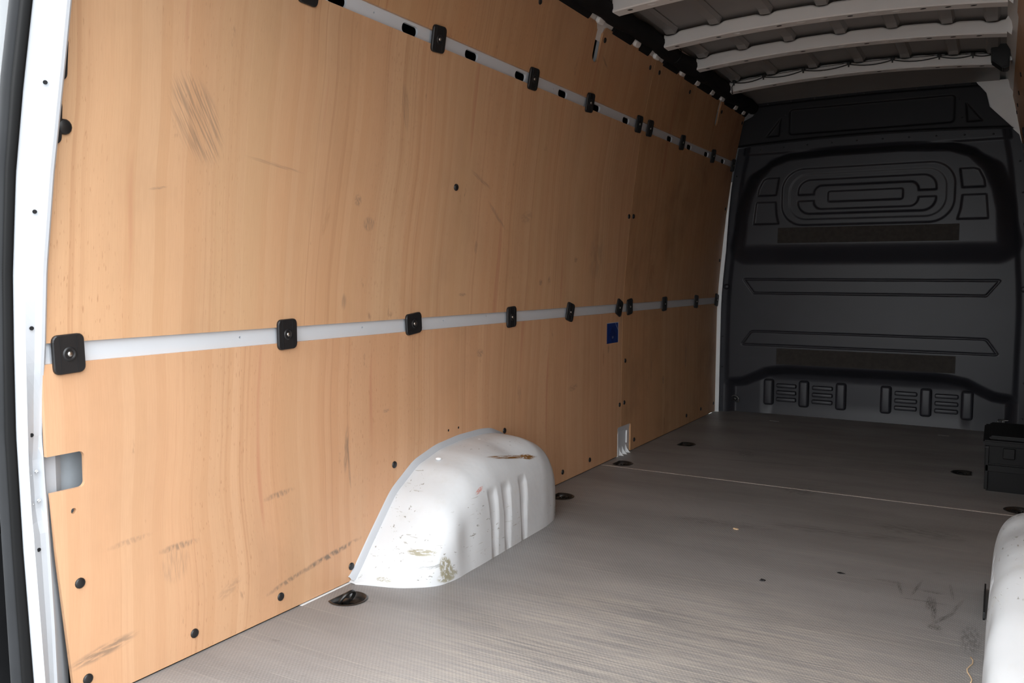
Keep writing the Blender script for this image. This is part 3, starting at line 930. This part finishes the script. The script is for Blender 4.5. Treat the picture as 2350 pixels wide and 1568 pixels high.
# front header panel between last bow and bulkhead
vs_, fs = [], []
for x in np.linspace(.19, 1.62, 40):
    e = 1 - ((x - CX) / .73) ** 2
    vs_ += [(x, -.845, 2.060 + .040 * e), (x, -.55, 2.068 + .034 * e), (x, -.26, 2.072 + .016 * e), (x, -.19, 2.060 + .010 * e)]
for i in range(39):
    for k in range(3): fs.append((4 * i + k, 4 * i + k + 1, 4 * i + 5 + k, 4 * i + 4 + k))
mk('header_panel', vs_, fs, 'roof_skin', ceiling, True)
# cant rails
def cant(side):
    vs_, fs = [], []
    prof = [(xw(1.95) - .016, 1.93), (xw(1.99) - .012, 1.985), (.172, 2.02), (.180, 2.06), (.20, 2.095), (.20, 2.2)]
    for y in (-5.02, -.05):
        for x, z in prof: vs_.append((x if side > 0 else WR - x, y, z))
    n = len(prof)
    for k in range(n - 1): fs.append((k, k + 1, n + k + 1, n + k))
    o = mk('cant_rail', vs_, fs, 'white_roof', ceiling, True)
    return o
cant(1); cant(-1)
# gusset plates at the right end of each bow
for y in BOWS[:4]:
    prism('gusset', [(1.625, 2.04), (1.66, 2.10), (1.672, 2.05), (1.668, 2.00)], y + .0, y + .01, 'y', 'white_roof', ceiling)
for y, z, in ((-1.75, 2.03), (-1.45, 2.02), (-1.2, 2.02)):
    mk('rail_hole', [(WR - .1765, y + .012 * math.cos(k * math.pi / 5), z + .010 * math.sin(k * math.pi / 5)) for k in range(10)], [tuple(range(10))], 'black_matt', ceiling)
# white corner plate between bulkhead and right wall
vs_ = []
for z, xa in ((2.07, 1.50), (2.0, 1.55), (1.92, 1.57), (1.75, 1.73), (1.70, 1.745)):
    vs_ += [(xa, -.222, z), (max(WR - xw(z) + .01, xa + .02), -.225, z)]
mk('corner_plate', vs_, [(2 * i, 2 * i + 1, 2 * i + 3, 2 * i + 2) for i in range(4)], 'white_roof', ceiling)

# black conduit along the left roof edge
con = empty('conduit', (.2, -2.6, 2.03), 'long black foam-wrapped conduit along the left roof edge above the plywood', 'conduit')
def con_r(i):
    return .041 + .003 * math.sin(i * .9) + .004 * math.exp(-(((i * 4.72 / 110 + .35) % .61 - .3) / .05) ** 2)
pts = [(.203 - .2 + .004 * math.sin(i * .23), -4.98 + i * 4.76 / 110 + 2.6, 2.036 - 2.03 + .004 * math.sin(i * .31)) for i in range(111)]
tube('sleeve', pts, .036, 'black_matt', con, 14, rfun=con_r)
for y in (-3.1, -2.42, -1.80, -1.30, -.70):
    ring = [(.004 + .0405 * math.cos(a), y + 2.6 + .004 * math.sin(2 * a), .006 + .0405 * math.sin(a)) for a in np.linspace(0, 2 * math.pi, 20, endpoint=False)]
    tube('strap', ring, .0022, 'black', con, 6, closed=True)
# black strips painting the shaded gap under the conduit, split by white tabs
for y0, y1 in ((-4.9, -3.75), (-3.6, -2.72), (-2.47, -2.26), (-2.16, -2.04), (-1.83, -1.62), (-1.50, -1.34), (-1.28, -1.06), (-1.00, -.88), (-.74, -.56), (-.50, -.36), (-.32, -.25)):
    prism('gap_shade_strip', [(.150, 1.975), (.166, 1.985), (.188, 2.012), (.176, 2.02), (.150, 2.0)], y0, y1, 'y', 'black_matt', ceiling)
for y in (-3.68, -2.62, -2.21, -1.95, -1.56, -1.31, -1.03, -.82, -.53, -.34):
    o = from_bm('rail_tab', pad(.03, .016, .014, .012), 'white_roof', ceiling, True)
    o.matrix_local = Matrix.Translation((.168, y, 1.999)) @ Matrix.Rotation(math.radians(90), 4, 'Z') @ Matrix.Rotation(.5, 4, 'X')

# sensor housing on the right roof corner
sen = empty('alarm_module', (1.625, -.95, 2.03), 'black angular plastic module hanging in the right roof corner', 'module')
o = prism('housing', [(-.045, .045), (-.028, .078), (.040, .075), (.040, -.055), (.012, -.058), (-.042, -.012)], -.05, .06, 'y', 'black', sen, .004)
prism('cover', [(-.036, .030), (.034, -.012), (.034, -.050), (.010, -.052), (-.036, -.014)], -.060, -.049, 'y', 'black', sen, .003)
box('mounting_foot', (.038, -.03, -.02), (.050, -.01, .0), 'white_roof', sen)
box('mounting_foot', (.038, -.03, .035), (.050, -.01, .05), 'white_roof', sen)

# wiring loom sagging along the front roof bow
cab = empty('wiring_loom', (CX, -.93, 2.07), 'thin black cable sagging between clips along the front roof bow', 'cable')
CL = [.27, .44, .66, .90, 1.12, 1.345, 1.50, 1.585]
def zcl(x): return 2.052 + .040 * (1 - ((x - CX) / .73) ** 2)
def loom(sag, dz, dy):
    pts = []
    for a, b in zip(CL, CL[1:]):
        for k in range(8):
            t = k / 8; x = a + (b - a) * t
            pts.append((x - CX, dy, zcl(x) + dz - sag * 4 * t * (1 - t) * min(1, (b - a) / .2) - 2.07))
    pts.append((CL[-1] - CX, dy, zcl(CL[-1]) + dz - 2.07))
    return pts
tube('cable', [(.262 - CX, .0, -.075), (.258 - CX, -.004, -.035)] + loom(.016, 0, 0), .0030, 'black', cab, 6)
tube('cable', loom(.004, .010, .012), .0016, 'black', cab, 5)
tube('cable', loom(-.010, .006, .012), .0014, 'black', cab, 5)
for x in CL[:-1]:
    o = from_bm('cable_clip', pad(.010, .009, .006, .014), 'black', cab)
    o.location = (x - CX, 0.006, zcl(x) - 2.07 + .006)
    box('clip_tail', (x - CX - .003, -.006, zcl(x) - 2.07 - .016), (x - CX + .004, -.001, zcl(x) - 2.07), 'black', cab)

# ------------------------------------------------------------------ rear pillar frame
wall_rear = empty('wall_rear', kind='structure')
PZ = np.array([-.1, .08, .2, .346, .42, .545, .6, .69, .734, .778, .935, 1.122, 1.324, 1.441, 1.7, 2.1])
PI = np.array([.010, .008, .006, .0, -.004, -.010, -.012, -.004, .003, .009, .025, .060, .108, .135, .20, .30])
OZ = np.array([-.1, .104, .373, .607, .781, .926, 1.118, 1.279, 1.432, 1.7, 2.1])
OX = np.array([.026, .013, -.005, -.013, -.008, -.001, .023, .059, .100, .17, .275])
TZ = np.array([-.1, .1, .37, .6, .926, 1.119, 1.296, 1.434, 1.7, 2.1])
TX = np.array([-.03, -.04, -.050, -.059, -.038, -.019, .012, .051, .12, .225])
zs = np.linspace(-.1, 2.1, 89)
def loft(name, prof, mat, smooth=True):
    vs_, fs = [], []; n = None
    for z in zs:
        P = prof(z); n = len(P); vs_ += [(x, y, z) for x, y in P]
    for i in range(len(zs) - 1):
        for k in range(n - 1): fs.append((n * i + k, n * i + k + 1, n * (i + 1) + k + 1, n * (i + 1) + k))
    return mk(name, vs_, fs, mat, wall_rear, smooth)
fi = lambda z: float(np.interp(z, PZ, PI)); fo = lambda z: float(np.interp(z, OZ, OX)); ft = lambda z: float(np.interp(z, TZ, TX))
def rec(z): return .010 * max(0, min(1, (z - .40) / .04, (.60 - z) / .05))
loft('pillar_face', lambda z: [(-.11, -4.90), (-.045, -4.905), (-.030, -4.925), (fi(z) - .022, -4.948), (fi(z) - .004, -4.957), (fi(z), -4.962), (fi(z) - .001 - rec(z), -4.968),
                               (fo(z) * .35 + fi(z) * .65 - rec(z), -4.979), (fo(z) + .004 + .006 - rec(z) * .3, -4.996), (fo(z) + .003, -5.006), (fo(z), -5.010), (fo(z) - .008, -5.016)], 'pillar', False)
# ribbed rubber door seal
def seal_prof(z):
    w = (fo(z) - ft(z))
    a = fo(z) + .001
    return [(a - .002, -5.013), (a + .006 * 0, -5.018), (a - w * .22, -5.024), (a - w * .45, -5.025), (a - w * .52, -5.021)]
tr1 = loft('trim_1', seal_prof, 'rubber'); tr1.parent = None
tag(tr1, kind='structure')
sealrib = mk('seal_rib', [(0, 0, -.0013), (-.016, -.006, -.0013), (-.016, -.0085, 0), (0, -.0025, 0), (0, 0, .0013), (-.016, -.006, .0013)], [(0, 1, 2, 3), (3, 2, 5, 4)], 'rubber', tr1)
kk = 0
for z in np.arange(.0, 1.6, .0055):
    o = sealrib if kk == 0 else copy(sealrib, tr1); kk += 1
    o.location = (fo(z) - .002, -5.0165, z)
def trim_prof(z):
    w = (fo(z) - ft(z)); a = fo(z)
    return [(a - w * .53, -5.020), (a - w * .62, -5.029), (a - w * .85, -5.033), (ft(z), -5.030), (ft(z) - .006, -5.02)]
tr2 = loft('trim_2', trim_prof, 'grey_trim'); tr2.parent = None
tag(tr2, kind='structure')
# pillar details
for z in (1.289, 1.048, .820, .604, .370):
    t = .5; x = fi(z) * .5 + fo(z) * .5
    cpt = Vector((x + .0035, -4.986, z))
    nrm = Vector((.050, -(fi(z) - fo(z)), 0)).normalized()
    a = Vector((0, 0, 1)); b = nrm.cross(a)
    vs_ = [cpt + nrm * .002 + (a * math.sin(k * math.pi / 6) + b * math.cos(k * math.pi / 6)) * .0042 for k in range(12)]
    mk('drain_hole', vs_, [tuple(range(12))], 'black_matt', wall_rear)
for (y, z) in ((-4.990, .522), (-4.976, .527), (-4.989, .462), (-4.975, .467)):
    x = np.interp(y, [-5.01, -4.962], [fo(z), fi(z)]) - .007
    o = from_bm('spot_rivet', pad(.0035, .0035, .003, .002), 'white', wall_rear, True)
    o.matrix_local = Matrix.Translation((x + .004, y, z)) @ Matrix.Rotation(math.radians(62), 4, 'Z')
# right pillar and roof header of the rear opening
box('right_pillar', (WR - .01, -5.02, -.15), (WR + .14, -4.94, 2.2), 'white', wall_rear, .01)
prism('rear_header', [(.10, 1.90), (1.75, 1.90), (1.75, 2.25), (.10, 2.25)], -5.03, -4.97, 'y', 'white', wall_rear)

# open rear door folded back along the outside of the van
d1 = empty('door_1', (-.2, -4.9, 0), kind='structure')
box('door_panel', (-.06, -.12, .35), (-.01, .9, 2.0), 'white', d1, .01)
box('door_lower_trim', (-.06, -.12, -.5), (-.01, .9, .78), 'black', d1, .01)
box('door_edge_trim', (-.012, -.11, .75), (.0, -.05, 1.12), 'grey_trim', d1, .003)

# ------------------------------------------------------------------ wheel arches
def wheel_arch(side, label, wscale, hscale=1.0):
    t = empty('wheel_arch', (0 if side > 0 else WR, -3.5, 0), label, 'wheel arch', 'wheel arches')
    WY = [-4.046, -4.040, -4.015, -3.97, -3.93, -3.85, -3.63, -3.40, -3.23, -3.14, -3.07, -3.0, -2.96, -2.945]
    WX = [.0, .03, .14, .21, .25, .265, .258, .250, .246, .232, .205, .14, .06, .0]
    HY = [-4.046, -4.02, -3.94, -3.83, -3.71, -3.587, -3.45, -3.30, -3.225, -3.14, -3.06, -2.98, -2.945]
    HZ = [.0, .020, .112, .231, .301, .330, .341, .340, .332, .300, .235, .11, .0]
    ys = np.unique(np.concatenate([np.linspace(-4.046, -3.95, 26), np.linspace(-3.95, -3.07, 130), np.linspace(-3.07, -2.945, 26)]))
    def smooth_interp(y, a, b):
        k = np.linspace(-.018, .018, 5)
        return float(np.mean(np.interp(y + k, a, b, left=0, right=0)))
    NT_ = 56
    vs_, fs = [], []
    for y in ys:
        w = smooth_interp(y, WY, WX); h = smooth_interp(y, HY, HZ)
        for i in range(NT_):
            a = math.pi / 2 * i / (NT_ - 1)
            n = 4.2
            cx_ = abs(math.sin(a)) ** (2 / n); cz_ = abs(math.cos(a)) ** (2 / n)
            x = w * cx_; z = h * cz_
            # vertical pressed flutes in the side face
            for yc in (-3.615, -3.525, -3.405):
                hw = .015 + .055 * max(z, 0)
                g = max(0, 1 - ((y - yc) / hw) ** 2) if abs(y - yc) < hw else 0
                lim = max(0, min(1, (z - .012) / .02, (.235 - z) / .03))
                x -= .011 * (g ** .5) * lim * (1 if cx_ > .9 else 0)
            # dented top towards the front
            dent = math.exp(-((y + 3.38) / .10) ** 2 - ((x - .17) / .06) ** 2)
            z -= .016 * dent * (1 if cz_ > .6 else 0)
            dent2 = math.exp(-((y + 3.78) / .05) ** 2 - ((z - .11) / .08) ** 2)
            x -= .010 * dent2 * (1 if cx_ > .8 else 0)
            vs_.append((side * x * wscale, y + 3.5, z * hscale - .002))
    ny = len(ys)
    for j in range(ny - 1):
        for i in range(NT_ - 1):
            fs.append((j * NT_ + i, j * NT_ + i + 1, (j + 1) * NT_ + i + 1, (j + 1) * NT_ + i))
    mk('arch_shell', vs_, fs, M['arch'] if side > 0 else M['arch_r'], t, True)
    # flange lying on the plywood
    vs_, fs = [], []
    pl_ = [(y, smooth_interp(y, HY, HZ) * hscale) for y in np.linspace(-4.040, -2.95, 90)]
    for i, (y, z) in enumerate(pl_):
        y2, z2 = pl_[min(i + 1, len(pl_) - 1)]; y1, z1 = pl_[max(i - 1, 0)]
        d = Vector((y2 - y1, z2 - z1)).normalized(); nrm = Vector((-d.y, d.x))
        for (x, o_) in ((-.004, -.01), (.016, -.008), (.015, .002), (.0070, .006), (.0055, .014), (-.004, .016)):
            vs_.append((side * x, y + nrm.x * o_ + 3.5, max(z + nrm.y * o_, -.001)))
    for i in range(len(pl_) - 1):
        for k in range(5): fs.append((6 * i + k, 6 * i + k + 1, 6 * i + 7 + k, 6 * i + 6 + k))
    mk('flange', vs_, fs, 'pillar', t, True)
    if side > 0:
        for (x, y, z) in ((.061, -3.658, .315), (.058, -3.397, .334)):
            bm = bmesh.new(); bmesh.ops.create_uvsphere(bm, u_segments=10, v_segments=6, radius=.011)
            for v in bm.verts: v.co.z *= .45; v.co += Vector((x, y + 3.5, z))
            from_bm('rivet', bm, 'white', t, True)
    return t
M['arch_r'] = white_paint('chipped_white_paint_right', (.50, .515, .53), 1.7, [(-.12, .1, .3, .06, .05, .03, .3, 0, 0, 'dark', .6), (-.08, -.2, .33, .05, .05, .03, 0, 0, .4, 'dark', .7), (-.10, .28, .26, .06, .04, .03, 0, 0, .7, 'dark', .5)], .36)
# marks of the left arch are given in van coordinates; its mesh origin is at Y -3.5
wa = wheel_arch(1, 'chipped white wheel arch with fluted side bulging from the left plywood wall', 1.0)
wb = wheel_arch(-1, 'scuffed white wheel arch at the lower right edge of the picture', .665, .84)
es = empty('edge_strip', (1.681, -3.26, 0), 'short black plastic strip on the floor against the right wheel arch', 'strip')
box('strip_body', (-.0155, -.13, .0), (-.0105, .12, .022), 'black', es, .001)
box('strip_lip', (-.016, -.13, .0), (-.012, .12, .005), 'black', es)

# ------------------------------------------------------------------ storage box
sb_ = empty('storage_box', (1.64, -1.79, 0), 'black plastic lidded storage box on the floor at the right by the bulkhead', 'storage box')
def taper(name, x0, x1, y0, y1, z0, z1, tp, mat, parent, bev):
    bm = bmesh.new(); bmesh.ops.create_cube(bm, size=1)
    for v in bm.verts:
        s = tp if v.co.z < 0 else 0
        v.co = Vector(((x0 + s) if v.co.x < 0 else (x1 - s), (y0 + s) if v.co.y < 0 else (y1 - s), z0 if v.co.z < 0 else z1))
    bmesh.ops.bevel(bm, geom=bm.edges[:], offset=bev, segments=2, affect='EDGES')
    return from_bm(name, bm, mat, parent)
taper('body', .0, .200, .0, .46, .0, .205, .006, 'box_black', sb_, .006)
taper('lid', -.006, .203, -.008, .47, .203, .225, 0, 'box_black', sb_, .006)
taper('lid_panel', .020, .19, .03, .44, .224, .240, -.006, 'box_black', sb_, .005)
box('latch', (.07, -.013, .150), (.115, .002, .195), 'box_black', sb_, .003)
box('front_band', (.006, -.004, .118), (.194, .003, .124), 'box_black', sb_, .001)
box('front_band', (.006, -.006, .090), (.194, .003, .117), 'box_black', sb_, .001)
box('corner_post', (.004, -.006, .01), (.018, .004, .200), 'box_black', sb_, .002)
box('corner_clip', (.004, -.0075, .192), (.016, -.004, .196), 'grey_trim', sb_)

# ------------------------------------------------------------------ litter on the floor
def flake(x, y, r, h, mat, label, n=7, seed=0):
    rd = random.Random(seed)
    vs_, fs = [], []
    for k in range(n):
        a = 2 * math.pi * k / n; q = r * rd.uniform(.6, 1.2)
        vs_ += [(q * math.cos(a), q * math.sin(a) * .7, .0003), (q * .7 * math.cos(a), q * .5 * math.sin(a), h * rd.uniform(.6, 1.2))]
    for k in range(n):
        k2 = (k + 1) % n; fs.append((2 * k, 2 * k2, 2 * k2 + 1, 2 * k + 1))
    fs.append(tuple(2 * k + 1 for k in range(n)))
    o = mk('floor_crumb', vs_, fs, mat, None); o.location = (x, y, 0)
    return tag(o, label, 'crumb')
flake(1.076, -3.390, .012, .004, 'black', 'black crumb lying in the middle of the grey floor', 8, 1)
flake(1.273, -3.199, .013, .0015, 'grey_trim', 'flat dark grey flake on the floor right of the black crumb', 7, 2)
flake(.865, -2.903, .012, .004, 'chip', 'pale wood chip on the floor beyond the black crumb', 6, 4)
strand = [(1.644 + .006 * math.sin(k * 1.1), -3.666 - k * .019, .0014) for k in range(9)]
st_ = tube('wood_shaving', strand, .0014, 'chip', None, 5)
tag(st_, 'thin curly wood shaving on the floor beside the right wheel arch', 'shaving')
